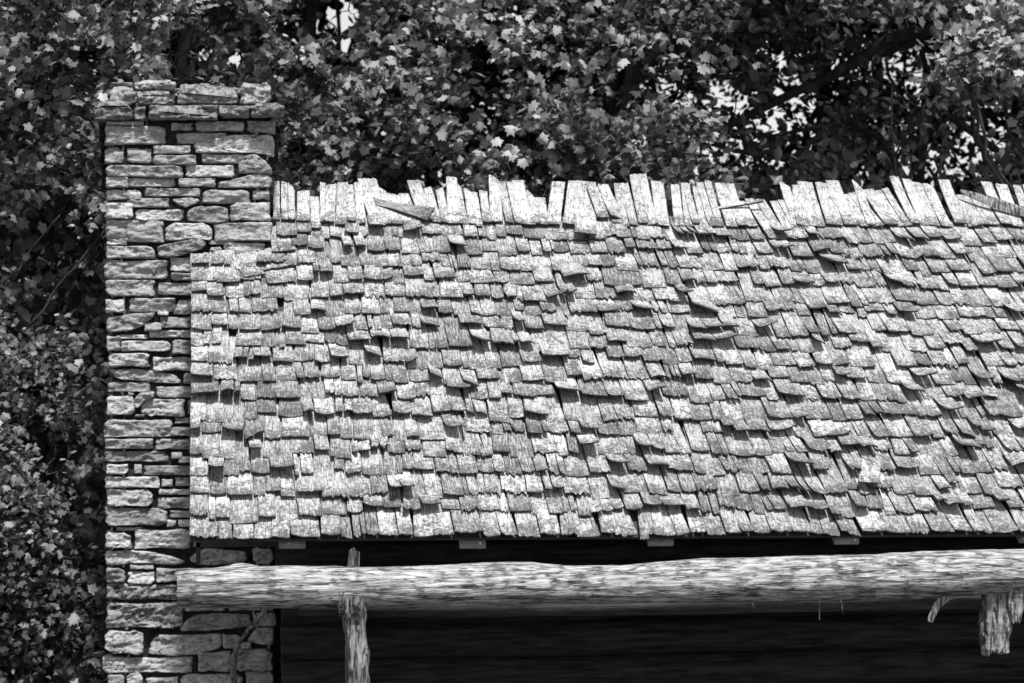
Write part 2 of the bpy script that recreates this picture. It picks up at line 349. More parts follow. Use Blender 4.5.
# --- roof ----------------------------------------------------------
RX1 = 7.6; XRK = roof_at(190.5, 400)[0]; XCH = roof_at(276, 226)[0]
S_RB = roof_at(500, 226)[1]; S_AP = S_RB+.17; S_NOTCH = roof_at(200, 262)[1]
class SH_MB:
    def __init__(s): s.V = []; s.F = []; s.T = []; s.U = []; s.M = []; s.n = 0
    def shingle(s, X, sv, w, L, rot=0, h0=.034, th=.012, lift=0, cup=0, jag=.004, arc=.0, tone=.5, nu=9, twist=0, topjag=.0, skew=0, topcurve=0, expo=.3, bow=0, clampx=None):
        """a split shingle: butt (thick end) centred at (X, sv), running up the slope"""
        nv = 9; ts = np.array([0, .015, .06, .13, .22, .34, .5, .7, 1.0])[:nv]
        sd_ = random.uniform(0, 99); ca, sa = math.cos(rot), math.sin(rot); V = []; U = []
        uo = random.uniform(0, 50); vo = 0
        for lay in (0, 1):
            for t in ts:
                for i in range(nu+1):
                    q = -1+2*i/nu; u = q*w/2
                    jn = jag*(noise.noise(Vector((q*2.2*w/.1+sd_, 3, 0)))*1.1 + noise.noise(Vector((q*7*w/.1+sd_, 5, 0)))*.8)
                    vb = jn + arc*(q*q) + skew*q
                    vt = L + topjag*noise.noise(Vector((q*2+sd_, 9, 1)))*2 + topcurve*q - abs(topcurve)*.3*q*q
                    v = vb + t*(vt-vb); taper = 1 - .06*t*(1 if i in (0, nu) else .9)
                    uu = u*taper + .004*noise.noise(Vector((sd_, t*4+q, 2))) + bow*(t*(1-t)*4)
                    if clampx is not None and uu+X < clampx: uu = clampx-X+.002*noise.noise(Vector((sd_, t*9, 7)))
                    e = max(0, 1-v/expo)
                    hh = h0*(1-v/.56) if v < .56 else h0*(1-v/.56)*.3
                    hh += lift*e*e + cup*(q*q)*e*e + twist*q*e
                    hh += .0022*noise.noise(Vector((q*6+sd_, v*6, 4)))*(1 if lay == 0 else .3) 
                    if lay == 0: hh += th*(1 if t > .01 else .8) - .0015*max(0, abs(q)-.8)*5
                    a = uu*ca + v*sa*-1; b = uu*sa + v*ca
                    V.append(roof(X+a, sv+b, hh)); U.append((u+uo, v))
        k = nu+1; m = k*nv; Fc = []
        for j in range(nv-1):
            for i in range(nu):
                Fc.append((j*k+i, j*k+i+1, (j+1)*k+i+1, (j+1)*k+i))
                Fc.append((m+j*k+i, m+(j+1)*k+i, m+(j+1)*k+i+1, m+j*k+i+1))
        for i in range(nu):
            Fc.append((i, m+i, m+i+1, i+1)); Fc.append(((nv-1)*k+i, (nv-1)*k+i+1, m+(nv-1)*k+i+1, m+(nv-1)*k+i))
        for j in range(nv-1):
            Fc.append((j*k, (j+1)*k, m+(j+1)*k, m+j*k)); Fc.append((j*k+nu, m+j*k+nu, m+(j+1)*k+nu, (j+1)*k+nu))
        ms_ = [0]*(2*(nv-1)*nu) + [1, 0]*nu + [1]*(2*(nv-1)); s.M += ms_
        s.F += [tuple(s.n+x for x in f) for f in Fc]; s.V += V; s.U += U; s.T += [tone]*len(V); s.n += len(V)
    def build(s, name, m, parent=None):
        o = link(name, s.V, np.array(s.F), m, parent, s.T, s.U); o.data.materials.append(M_end)
        o.data.polygons.foreach_set('material_index', np.array(s.M, dtype=np.int32)); return o
NROW = 18; S0 = roof_at(400, 538.5)[1]; EXPO = (S_RB+.012-S0)/NROW
sm = SH_MB()
def wander(X, r): return .045*noise.noise(Vector((X*.9, r*.73, 2))) + .035*noise.noise(Vector((X*2.7, r*1.3, 8)))
for r in range(NROW):
    sv = S0 + r*EXPO
    X = XRK if sv < S_NOTCH else XCH
    left = X; first = True
    while X < RX1:
        w_ = random.choice([.07, .09, .1, .11, .12, .13, .14, .16]) * random.uniform(.88, 1.12)
        if r in (7, 12) and random.random() < .3: w_ *= 1.15
        rough = X > 1.8
        z = random.random()
        kw = dict(rot=random.gauss(0, .035), th=random.uniform(.008, .018), tone=min(1, max(0, random.gauss(.55, .27))), jag=random.choice([.003, .005, .009, .015, .022]),
                  arc=random.uniform(-.006, .014), lift=random.choice([0, .004, .008, .015]), cup=random.uniform(-.002, .010), twist=random.gauss(0, .004), skew=random.gauss(0, .004),
                  L=.5, nu=10, h0=.046+random.uniform(-.006, .024), bow=random.gauss(0, .003))
        off = wander(X, r)*(.5 if r == 0 else 1) + random.gauss(0, .014 if r else .005)
        pock = noise.noise(Vector((X*1.6+5, r*.55, 4)))
        if r > 0 and z < .13+(.2 if pock > .15 else 0): kw.update(lift=random.uniform(.03, .09), cup=random.uniform(-.02, .012), twist=random.gauss(0, .011), skew=random.gauss(0, .008), jag=random.choice([.006, .012, .022]), nu=14, arc=random.uniform(-.004, .02), th=random.uniform(.012, .02))
        elif z > .86: kw.update(jag=random.uniform(.03, .055), nu=18); off += random.uniform(0, .04)
        elif r > 0 and z > .83: X += w_*.9; continue
        elif z > .76: off += random.uniform(.02, .06)
        if r == 0: off = off*.4+.0
        if random.random() < .2 and r > 0: kw.update(jag=random.uniform(.015, .03), nu=16)
        if first: kw['rot'] = 0; kw['clampx'] = left-.004 if sv < S_NOTCH else None; kw['bow'] = 0
        kw['L'] = random.uniform(.46, .56)
        if sv+kw['L'] > S_AP: kw['L'] = max(.12, S_AP-sv)
        if sv < S_NOTCH and X < XCH-.02 and sv+kw['L'] > S_NOTCH+.03: kw['L'] = max(.13, S_NOTCH+.03-sv)
        if not first and w_ > .08 and random.random() < .17:        # split along the grain
            cuts = sorted([0, w_] + [w_*random.uniform(.25, .75) for _ in range(random.choice([1, 1, 2]))])
            for c0, c1 in zip(cuts, cuts[1:]):
                if c1-c0 < .018: continue
                k2 = dict(kw); k2['nu'] = 7; k2['rot'] += random.gauss(0, .012); k2['lift'] = max(0, kw['lift']+random.gauss(0, .006)); k2['tone'] = min(1, max(0, kw['tone']+random.gauss(0, .12)))
                sm.shingle(X+(c0+c1)/2, sv+off+random.gauss(0, .012), c1-c0-.003, **k2)
        else: sm.shingle(X+w_/2, sv+off, w_, **kw)
        X += w_ + random.uniform(.001, .006); first = False
roofo = sm.build('roof', M_shingle, cabin); roofo['label'] = 'sloping roof of weathered, curled split wood shingles'
# the traced comb of shingles along the ridge: (top x0, top x1, top y left, top y right, butt x0, butt x1, butt y)
RIDGE = [(273,280,182,181,273,280,222),(280.5,288,181,183,281,288,223),(288,294.5,181,190,288,295.5,223.5),(297.5,309.5,192,191,296,310,224),(309.5,319.5,197,197,311,321,231),
 (319.5,326,182,183,320,326,225),(326.5,345,184,182,322,347,226),(345,362,182,180,347,366,225),(362,374,180,181,370,392,226),(374,388,183,191,392,404,226),(388,402,191,198,404,419,226),
 (408,422,180,180,419,434,223),(400,409,194,194,408,420,225),(423,434,188,186,432,442,224),(434,446,190,186,441,450,224),(446,458,177,178,448,460,225),(458,469,181,194,460,477,226),(470,479,192,192,475,483,228),
 (479.5,488,190,191,482,491,224),(488,502,173,181,490,503,224),(502.5,512,182,182,505,523,226),(511,527,181,181,523,536,228),(527,535,188,198,532,540,227),(534,547,198,198,536,548,227),
 (549,568,182,181,545,560,227),(569,581,181,181,562,577,228),(582,591.5,179,177,574,595,243.5),(592.5,605,185,185,597,622,222),(605,614,190,198,612,624,225),(614.5,631,183,183,620,638,228),
 (631,649,176,172.5,638,658,226.5),(650.5,666.5,180.5,182,656,670,228),(669.5,689,183,183,674,694,228),(689,697.5,185,184,692,708,228),(697.5,712,183,183,708,724,229),
 (717,726,183,183,726,738,229),(726,736.5,184,183,737,748,229),(737,745,202,202,745,758,229),(746,768,198.5,198.5,768,790,241),(774.5,784,198.5,198.5,788,806,241),(781,792,181,187,793,804,230),
 (793,804,185,185,796,808,229),(804,826,181,182,808,843,228),(827,842.5,180.5,180.5,844,858,227),(845.5,857,194,193.5,860,884,228.5),(855,864,178,190,866,876,228),(864,877,190,189,884,898,228),(877,891,190,187,896,912,228),
 (891.5,913,178,179,910,930,228),(914,937,182,186,929,952,228),(937,956,180,180,954,967,225),(961,983,195,195,968,1000,227.5),(982,996,181.5,182,1000,1012,228),(997,1011,184,184,1011,1024,229),(1016,1032,185,185,1026,1044,229),
 (1033,1050,182,184,1046,1062,229),(1052,1068,190,186,1063,1082,229),(1070,1090,181,184,1085,1106,229)]
rm = SH_MB()
for i, (a0, a1, y0, y1, b0, b1, yb) in enumerate(RIDGE):
    Xb, sb = roof_at((b0+b1)/2, yb); Xt, stp = roof_at((a0+a1)/2, (y0+y1)/2)
    wb = roof_at(b1, yb)[0]-roof_at(b0, yb)[0]; sl_ = roof_at(a0, y0)[1]; sr_ = roof_at(a1, y1)[1]
    dx, ds = Xt-Xb, stp-sb; L = math.hypot(dx, ds)*1.11
    if yb == 243.5:          # the long one that hangs below its course
        rm.shingle(Xb, sb, wb*1.05, L*.95, rot=-math.atan2(dx, ds), h0=.13, th=.016, jag=.004, tone=1.0, nu=9); continue
    if wb > .112:            # wide ones are split in two
        for e_ in (-1, 1):
            ro = -math.atan2(dx, ds)+random.gauss(0, .014)
            rm.shingle(Xb+e_*wb*.25, sb+random.gauss(0, .006), wb*.48, L+random.gauss(0, .018)+e_*(sr_-sl_)*.25, rot=ro, h0=.05+random.uniform(0, .022), th=random.uniform(.010, .018), lift=random.choice([0, 0, .006, .012]), jag=.004, arc=.003,
               tone=random.uniform(.65, 1.1), nu=7, topjag=.012, topcurve=(sr_-sl_)/4, twist=random.gauss(0, .005))
        continue
    rm.shingle(Xb, sb, wb*.97, L, rot=-math.atan2(dx, ds), h0=.05+random.uniform(0, .02), th=random.uniform(.010, .018), lift=random.choice([0, 0, .006, .012]), jag=.003, arc=.004,
               tone=random.uniform(.8, 1.15), nu=8, topjag=.006, topcurve=(sr_-sl_)/2, twist=random.gauss(0, .003))
rx = RX1-1.0
X = roof_at(1100, 228)[0]
while X < RX1:
    w_ = random.uniform(.08, .16); rm.shingle(X+w_/2, S_RB-.01, w_, random.uniform(.28, .36), h0=.05, tone=random.uniform(.6, 1), nu=8); X += w_+.003
rd = rm.build('ridge_shingles', M_shingle, roofo); rd['label'] = 'pale comb of long shingles standing above the ridge'
# short courses that climb against the chimney
nm = SH_MB()
for i, (a0, a1, ya, b0, b1, yb) in enumerate([(190.5,203,252,191,205,283),(203,214,250,206,216.5,283.5),(214,234,247,217,239,285),(234,246,252,244,266,279),(246,262,251,262,280,271),(258,276,247,275,296,269),
        (264,278,262,268,288,286),(276,286,238,280,297,254),(268,280,224,272,280,254)]):
    Xb, sb = roof_at((b0+b1)/2, yb); Xt, stp = roof_at((a0+a1)/2, ya); wb = roof_at(b1, yb)[0]-roof_at(b0, yb)[0]
    nm.shingle(Xb, sb, wb*1.03, math.hypot(Xt-Xb, stp-sb), rot=-math.atan2(Xt-Xb, stp-sb), h0=.05+.003*(i % 4), th=.014, lift=.012, jag=.005, arc=.003, tone=random.uniform(.5, .9), topjag=.02, nu=10)
nm.build('flashing_shingles', M_shingle, roofo)
# lath and rafters
mb = MB()
def slab(mb, X0, X1, s0, s1, h0, h1, tone=.5):
    V = [roof(X0,s0,h0),roof(X1,s0,h0),roof(X1,s1,h0),roof(X0,s1,h0),roof(X0,s0,h1),roof(X1,s0,h1),roof(X1,s1,h1),roof(X0,s1,h1)]
    mb.add(V, [(0,3,2,1),(4,5,6,7),(0,1,5,4),(1,2,6,5),(2,3,7,6),(3,0,4,7)], tone)
slab(mb, XRK+.02, XCH+.02, S0+.3, S_NOTCH, -.03, -.004); slab(mb, XCH+.021, RX1-.01, S0+.3, S_AP, -.03, -.004)
mb.build('lath', M_deck, roofo)
mb = MB(); slab(mb, XRK+.01, RX1-.02, S0+.06, S0+.299, -.02, -.004, .1); mb.build('eave_board', M_deck, roofo)
mb = MB()                              # rear slope, behind the ridge
apz = roof(0, S_AP, 0); back = 3.2
for k in range(14):
    t0 = k*.2; y0 = apz[1]+t0*math.cos(PITCH)+.02; z0 = apz[2]-t0*math.sin(PITCH)
    X = XCH+.05 if y0 < CHY+DEP+.05 else XRK
    while X < RX1:
        w_ = random.uniform(.09, .16); dz = .035+random.uniform(0, .01); y1 = y0+.24*math.cos(PITCH); z1 = z0-.24*math.sin(PITCH)
        V = [(X,y0,z0-.01),(X+w_,y0,z0-.01),(X+w_,y1,z1+dz-.02),(X,y1,z1+dz-.02),(X,y0,z0+.005),(X+w_,y0,z0+.005),(X+w_,y1,z1+dz),(X,y1,z1+dz)]
        mb.add(V, [(0,3,2,1),(4,5,6,7),(0,1,5,4),(1,2,6,5),(2,3,7,6),(3,0,4,7)], random.uniform(.3, .9)); X += w_+.004
mb.build('rear_shingles', M_shingle, roofo)
for px in (293, 475, 665, 853, 1040, 1225):
    X = roof_at(px, 540)[0]; mb = MB(); tn = random.uniform(.5, 1)
    slab(mb, X-.078, X+.078, S0+.03+random.uniform(0, .02), S_AP-.06, -.066, -.032, tn)
    mb.build('rafter', M_raft, roofo)
# wall, plate and far structure under the roof
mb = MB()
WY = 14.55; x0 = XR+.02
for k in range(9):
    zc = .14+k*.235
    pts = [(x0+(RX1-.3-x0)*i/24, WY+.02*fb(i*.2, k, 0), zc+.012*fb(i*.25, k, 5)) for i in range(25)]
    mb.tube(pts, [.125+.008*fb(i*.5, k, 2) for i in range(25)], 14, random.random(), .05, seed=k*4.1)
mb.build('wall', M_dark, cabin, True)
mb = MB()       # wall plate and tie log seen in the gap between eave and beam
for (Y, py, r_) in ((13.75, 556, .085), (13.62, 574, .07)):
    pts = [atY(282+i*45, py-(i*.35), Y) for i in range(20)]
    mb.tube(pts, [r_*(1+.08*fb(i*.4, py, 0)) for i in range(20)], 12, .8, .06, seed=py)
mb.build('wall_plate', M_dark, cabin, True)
mb = MB(); a = atY(277, 552, 14.9)
mb.box((a.x-.01, 14.8, a.z-.12), (a.x+.02, 14.9, a.z+.07)); b = atY(196, 545.5, 14.6)
mb.box((b.x, 14.6, b.z-.012), (a.x+.02, 14.7, b.z+.018)); mb.box((b.x, 14.6, b.z-.12), (b.x+.03, 14.7, b.z+.02))
mb.build('corner_boards', M_deck, cabin)
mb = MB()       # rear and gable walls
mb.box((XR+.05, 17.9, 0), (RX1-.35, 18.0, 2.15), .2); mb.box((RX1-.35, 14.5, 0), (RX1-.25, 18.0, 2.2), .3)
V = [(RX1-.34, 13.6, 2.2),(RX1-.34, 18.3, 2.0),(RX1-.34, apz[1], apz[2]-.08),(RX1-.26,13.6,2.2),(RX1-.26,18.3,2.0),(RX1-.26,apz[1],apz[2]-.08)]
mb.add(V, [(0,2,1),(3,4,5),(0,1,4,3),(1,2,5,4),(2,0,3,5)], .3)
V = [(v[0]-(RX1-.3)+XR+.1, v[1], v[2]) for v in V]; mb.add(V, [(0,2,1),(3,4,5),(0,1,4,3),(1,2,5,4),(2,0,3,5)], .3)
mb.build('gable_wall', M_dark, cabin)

# --- pole beam in front of the eave --------------------------------
LY = 12.8; mb = MB(); pts = []; rad = []; NL = 150
ctop = [(177,569),(200,569),(235,566),(262,566),(300,566),(350,567),(420,566),(500,562),(530,562),(570,566),(620,565),(700,559),(800,556),(860,555),(930,551),(1024,549),(1180,544)]
cbot = [(177,608),(262,608),(350,609),(450,607),(560,604),(640,603),(700,603),(760,602),(850,600),(930,598),(980,595),(1024,593),(1180,587)]
def lerp(tab, x):
    for (a, b), (c, d) in zip(tab, tab[1:]):
        if x <= c: return b+(d-b)*max(0, (x-a))/(c-a)
    return tab[-1][1]
for i in range(NL+1):
    px = 177+(1150-177)*i/NL
    t, b = atY(px, lerp(ctop, px), LY), atY(px, lerp(cbot, px), LY); pts.append((t+b)/2); rad.append((t.z-b.z)/2)
NR = 40; V = []; U = []
for i, p in enumerate(pts):
    for k in range(NR):
        an = 2*math.pi*k/NR; c, s_ = math.cos(an), math.sin(an)
        kn = math.exp(-((p.x-pts[9].x-.04)**2/.006 + (an-math.pi*.62)**2/.12))
        rr = rad[i]*(1+.022*fb(p.x*2, c*1.2, s_*1.2)) + .0045*fb(p.x*3.5, c*7, s_*7, 5) + .018*kn
        grv = noise.noise(Vector((p.x*2.2, c*5+.3, s_*5))); rr -= .006*max(0, grv-.25)*4
        e = 0
        if i == 0: e = .015*fb(c*3, s_*3, 1)
        V.append((p.x+e, p.y-c*rr, p.z+s_*rr)); U.append((an*.12, p.x))
Fc = [(i*NR+k, (i+1)*NR+k, (i+1)*NR+(k+1) % NR, i*NR+(k+1) % NR) for i in range(len(pts)-1) for k in range(NR)]
Fc += [tuple(range(NR)), tuple(reversed(range((len(pts)-1)*NR, len(pts)*NR)))]
beam = link('pole_beam', V, Fc, M_log, cabin, [.5]*len(V), U, True); beam['label'] = 'long peeled log beam running below the eave'
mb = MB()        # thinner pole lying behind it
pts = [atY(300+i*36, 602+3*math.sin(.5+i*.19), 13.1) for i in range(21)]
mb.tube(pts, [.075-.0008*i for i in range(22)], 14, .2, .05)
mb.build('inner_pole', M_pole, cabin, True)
# splinters and the curl of bark under the beam
mb = MB()
for (px, py, l, dx) in ((819, 600, 20, .5), (840, 600, 14, 3), (750, 601, 10, 5), (790, 601, 5, -6), (870, 598, 5, -3), (905, 597, 4, 4)):
    mb = MB()
    p = atY(px, py, LY-.05); q = atY(px+dx, py+l, LY-.04)
    mb.tube([p+Vector((0, 0, .03)), (p+q)/2+Vector((.004*dx*.2, 0, .01)), q], [.006, .005, .0015], 5, .9); mb.build('splinter', M_wood, beam)
def ribbon(name, pts, wid, th, m, parent, twist=0, tone=.8):
    mb = MB(); V = []; k = len(pts)
    for i, p in enumerate(pts):
        p = Vector(p); d = (Vector(pts[min(i+1, k-1)])-Vector(pts[max(0, i-1)])).normalized()
        sd_ = d.cross(Vector((0, 1, 0))).normalized(); w_ = wid[i]; nrm = sd_.cross(d)
        an = twist*i/k; sd2 = sd_*math.cos(an)+nrm*math.sin(an); n2 = nrm*math.cos(an)-sd_*math.sin(an)
        for (a, b) in ((-1, 0), (-.4, .6), (.4, .6), (1, 0), (.4, -.3), (-.4, -.3)):
            V.append(p+sd2*a*w_*(1+.15*fb(i*.8, a, 3))+n2*b*th)
    Fc = [(i*6+j, i*6+(j+1) % 6, (i+1)*6+(j+1) % 6, (i+1)*6+j) for i in range(k-1) for j in range(6)]
    Fc += [tuple(reversed(range(6))), tuple(range((k-1)*6, k*6))]
    mb.add(V, Fc, tone, [(v[0], v[2]) for v in V]); return mb.build(name, m, parent)
ribbon('bark_strip', [atY(x, y, LY-.04-.004*i) for i, (x, y) in enumerate([(962,592),(955,594),(948,597),(942,601),(937,606),(934,612),(931,618),(930,622)])],
       [.012,.018,.022,.026,.028,.026,.026,.02], .008, M_wood, beam, .5, .9)

# --- ragged posts --------------------------------------------------
def ragged_post(name, label, outline, Y, dep, seed, extra=(), bottom=None):
    """outline: list of (y, x left, x right) in picture units at distance Y"""
    V = []; NRd = 28; rowsn = []
    y0, y1 = outline[0][0], outline[-1][0]; nr = max(12, min(120, int((y1-y0)/1.0)))
    tabl = [(a, b) for a, b, c in outline]; tabr = [(a, c) for a, b, c in outline]
    for j in range(nr+1):
        y = y0+(y1-y0)*j/nr; l, r_ = lerp(tabl, y), lerp(tabr, y); a, b = atY(l, y, Y), atY(r_, y, Y); c = (a+b)/2; hw = (b.x-a.x)/2
        for k in range(NRd):
            an = 2*math.pi*k/NRd; ca, sa = math.cos(an), math.sin(an)
            f = 1/max(abs(ca), abs(sa))**.85
            g1 = noise.ridged_multi_fractal(Vector((ca*2.2+seed, sa*2.2, y*.028+ca*.3)), .7, 2.2, 5, .9, 2)
            g2 = noise.ridged_multi_fractal(Vector((ca*6+seed, sa*6, y*.02)), .7, 2.2, 4, .9, 2)
            rr = (1.06-.15*g1-.13*g2+.12*fb(ca*5+seed, sa*5, y*.05))*f*.95
            jz = 0
            if j <= 1: jz = .06*abs(fb(ca*3, sa*3+seed, 7)) - (.0 if j else -.02)*g1
            if j >= nr-1 and bottom: jz = .03*fb(ca*3, sa*3, seed)
            V.append((c.x+ca*hw*rr, Y-sa*dep*rr, c.z+jz))
    Fc = [(j*NRd+k, (j+1)*NRd+k, (j+1)*NRd+(k+1) % NRd, j*NRd+(k+1) % NRd) for j in range(nr) for k in range(NRd)]
    Fc += [tuple(range(NRd)), tuple(reversed(range(nr*NRd, (nr+1)*NRd)))]
    o = link(name, V, Fc, M_wood, cabin, [.6]*len(V), None, True); o['label'] = label; return o
post = ragged_post('post', 'splintered post holding up the beam near the chimney', [(594,339,360),(600,338,366),(612,340,368),(630,342,368),(645,345,369),(656,347,372),(663,346,371),(683,346,370),(760,345,371),(1000,344,372),(1085,343,374)], LY+.0, .10, 3)
mb = MB(); r0 = atY(0, 0, LY)
p = atY(352, 575, LY+.2); q = atY(354, 551, LY+.2)
mb.tube([p-Vector((0, 0, 1.0)), p-Vector((0,0,.3)), p, q, q+Vector((.01, 0, .006))], [.04, .04, .038, .033, .025], 9, .3, .2); mb.build('back_prong', M_wood, post)
mb = MB()
for k in range(22):       # torn fibres standing in front of the beam
    x = random.uniform(340, 365); yt = 591+abs(random.gauss(0, 5))+(3 if x > 352 else 0); f_ = random.uniform(.09, .125)
    a = atY(x, yt+18, LY-f_+.02); c = atY(x+random.uniform(-1, 1), yt+8, LY-f_-.012); b = atY(x+random.uniform(-1.8, 1.8), yt, LY-f_-.02)
    mb.tube([a, (a+c)/2, c, b], [.01, random.uniform(.010, .018), random.uniform(.006, .012), .002], 6, random.uniform(.2, 1), .5, 9, squash=.6, seed=k)
mb.build('splinters', M_wood, post)
fl_ = ragged_post('splintered_flange', 'torn side flange of the stub', [(580,1010,1040),(588,1004,1034),(600,1004,1028),(612,1006,1022),(622,1009,1018)], LY-.03, .07, 44, bottom=True)
stub = ragged_post('bracket', 'broken square stub hanging under the right end of the beam', [(586,980,1016),(600,980,1015),(612,980,1013),(625,979,1012),(638,979,1011),(652,979,1009)], LY+.02, .085, 21, bottom=True)
fl_.parent = stub; del fl_['label']
adopt(cabin)

# ------------------------------------------------------------------ loose things
ls = SH_MB()
def loose(name, label, cat, a, b, w_, h, **kw):
    """a split board lying on the roof from point a (butt) to point b, picture units"""
    s_ = SH_MB(); Xa, sa = roof_at(*a); Xb, sb = roof_at(*b)
    s_.shingle(Xa, sa, w_, math.hypot(Xb-Xa, sb-sa), rot=-math.atan2(Xb-Xa, sb-sa), h0=h, **kw)
    o = s_.build(name, M_shingle); tag(o, label, cat, 'loose pieces lying on the shingle roof'); return o
loose('loose_shingle', 'grey split shingle lying crosswise below the ridge near the chimney', 'shingle', (430, 224), (358, 192), .09, .12, th=.02, jag=.012, tone=.15, twist=.03, nu=12, lift=.0)
cs = []
for k, (x, y) in enumerate([(959,196),(968,200),(980,205),(992,209),(1004,213),(1016,216),(1030,219),(1046,221),(1062,222)]):
    X_, s_ = roof_at(x, y); cs.append(roof(X_, s_, .098+.012*math.sin(k*.5)))
o = ribbon('loose_shingle', cs, [.010,.024,.034,.038,.040,.040,.038,.034,.02], .016, M_wood, None, .4, .5)
tag(o, 'narrow curved wood strip lying across the ridge shingles at far right', 'shingle', 'loose pieces lying on the shingle roof')
loose('loose_shingle', 'short pale shingle turned askew low on the right half of the roof', 'shingle', (866, 494), (873, 448), .125, .135, th=.014, jag=.006, tone=.95, nu=10, twist=.012)
loose('loose_stick', 'thin pale stick lying level on the ridge shingles right of centre', 'stick', (762, 206), (706, 208), .028, .09, th=.016, jag=.004, tone=.8, nu=6)
pts = [atY(x, y, 15.28) for x, y in [(270,600),(266,608),(262,615),(254,624),(247,632),(241,640),(237,648),(234,656),(233,666),(234,680),(234,700),(233,730)]]
o = ribbon('dead_vine', pts, [.014,.018,.02,.018,.017,.016,.02,.026,.03,.03,.03,.02], .02, M_mossy, None, 1.0, .7)
tag(o, 'dead twisted vine hanging down the lower chimney stones', 'vine')

# ------------------------------------------------------------------ trees
ANG = [0, 18, 30, 48, 62, 78, 100, 122, 140, 160, 180]
RAD = [1.0, .66, .80, .60, .88, .60, .52, .72, .50, .48, .15]
prof = [(math.radians(a), r) for a, r in zip(ANG, RAD)]
def maple():
    P = [(r*math.sin(a), r*math.cos(a)) for a, r in prof]
    P = P + [(-x, y) for x, y in reversed(P[1:-1])]
    P = np.array([(x*.95, y-.0, .22*abs(x)+.12*(x*x+y*y)-.1*y) for x, y in P]); P[:, 2] *= -1
    return np.vstack([[(0, .05, 0)], P])
def oval():
    P = [(0, -.9), (.42, -.45), (.55, .05), (.32, .6), (0, 1.05), (-.32, .6), (-.55, .05), (-.42, -.45)]
    return np.vstack([[(0, 0, 0)], [(x, y, -.3*abs(x)-.1*y*y) for x, y in P]])
MAPLE, OVAL = maple(), oval()
def leaves(name, cen, size, tone, mat_, parent, shape=MAPLE, up=.55, face=(-.25, -1.0, .5)):
    n = len(cen); k = len(shape)
    nrm = rng.normal(size=(n, 3))*.75 + np.array(face)*.6 + np.array([0, 0, up]); nrm /= np.linalg.norm(nrm, axis=1)[:, None]
    tip = rng.normal(size=(n, 3))*.7 + np.array([0, -.2, -.9]); tip -= (tip*nrm).sum(1)[:, None]*nrm; tip /= np.linalg.norm(tip, axis=1)[:, None]
    sx = np.cross(tip, nrm); B = np.stack([sx, tip, nrm], 1)                     # n,3,3
    sc_ = (size*rng.uniform(.45, 1.25, n))[:, None, None]
    wd = rng.uniform(.8, 1.1, (n, 1)); S = np.repeat(shape[None], n, 0); S[:, :, 0] *= wd; S[:, :, 2] *= rng.uniform(-.8, 3.4, (n, 1))
    V = cen[:, None, :] + np.einsum('nki,nij->nkj', S*sc_*.55, B)
    idx = np.arange(1, k); tri = np.stack([np.zeros(k-1, int), idx, np.roll(idx, -1)], 1)
    Fc = (np.arange(n)[:, None, None]*k + tri[None]).reshape(-1, 3)
    return link(name, V.reshape(-1, 3), Fc, mat_, parent, np.repeat(tone**1.9*1.1, k))
GAPS0 = [(342,14,17),(318,30,10),(345,45,12),(300,52,9),(405,12,10),(495,20,9),(515,12,9),(720,98,15),(740,112,16),(770,118,14),(800,108,18),(712,155,15),(735,150,15),(700,172,12),(845,70,16),(830,90,14),(860,55,10),
        (905,70,14),(930,55,14),(955,70,12),(925,165,17),(905,140,12),(985,130,17),(915,95,13),(940,50,14),(880,120,11),(965,160,13),(1000,175,12),(895,45,12),(780,60,8),(860,175,8),(1015,60,10),(640,140,8),(560,120,6),(415,60,7),(300,110,6),(150,20,5),(70,200,8),(85,215,8),(60,250,6),(25,275,7),(45,320,6),(1003,118,12),(690,100,8),(500,145,7),(235,60,9),(275,70,8),(205,55,7),(440,40,8),(655,82,10),(675,92,10),(800,140,14),(780,160,10),(1000,50,9),(60,8,8),
        (430,182,14),(470,178,9),(375,188,6)]
GAPS = [(a, b, c*(1.5 if a > 855 else 1.1)) for a, b, c in GAPS0]
SPECK = [(745,110,60),(800,90,55),(930,150,60),(985,120,40),(850,60,45),(905,60,45),(700,160,30),(1000,150,40),(620,75,40),(670,80,35),(470,140,45),(530,160,35),(320,60,45),(470,50,40),(60,60,45),(560,60,30),(75,230,30),(40,330,30)]
DARK = [(186,48,18),(188,72,16),(222,20,14),(306,14,18),(292,28,14),(300,150,10),(628,72,10),(622,92,9),(45,235,22),(30,330,25),(80,300,22),(60,205,14),(90,350,12),(250,35,14),(540,165,9),(395,95,9)]
def proj(P):
    v = P - np.array([0, 0, CZ]); f = v@np.array(fwd); x = v@np.array(rgt)
    return CX+F*x/f, CY-F*v[:, 2]/f
def in_gap(P, grow=1.0, add=0.0):
    x, y = proj(P); m = np.zeros(len(P), bool)
    for gx, gy, gr in GAPS: m |= ((x-gx)**2+(y-gy)**2) < (gr*grow+add)**2
    return m
def in_speck(P):
    x, y = proj(P); m = np.zeros(len(P), bool)
    for gx, gy, gr in SPECK: m |= ((x-gx)**2+(y-gy)**2) < gr**2
    return m
def in_clear(P):
    x, y = proj(P); m = np.zeros(len(P), bool)
    for gx, gy, gr in ((342, 14, 17), (345, 45, 9), (500, 15, 8), (235, 58, 6)): m |= ((x-gx)**2+(y-gy)**2) < gr**2
    return m
def in_dark(P):
    x, y = proj(P); m = np.zeros(len(P), bool)
    for gx, gy, gr in DARK: m |= ((x-gx)**2+(y-gy)**2) < (gr*1.2)**2
    return m
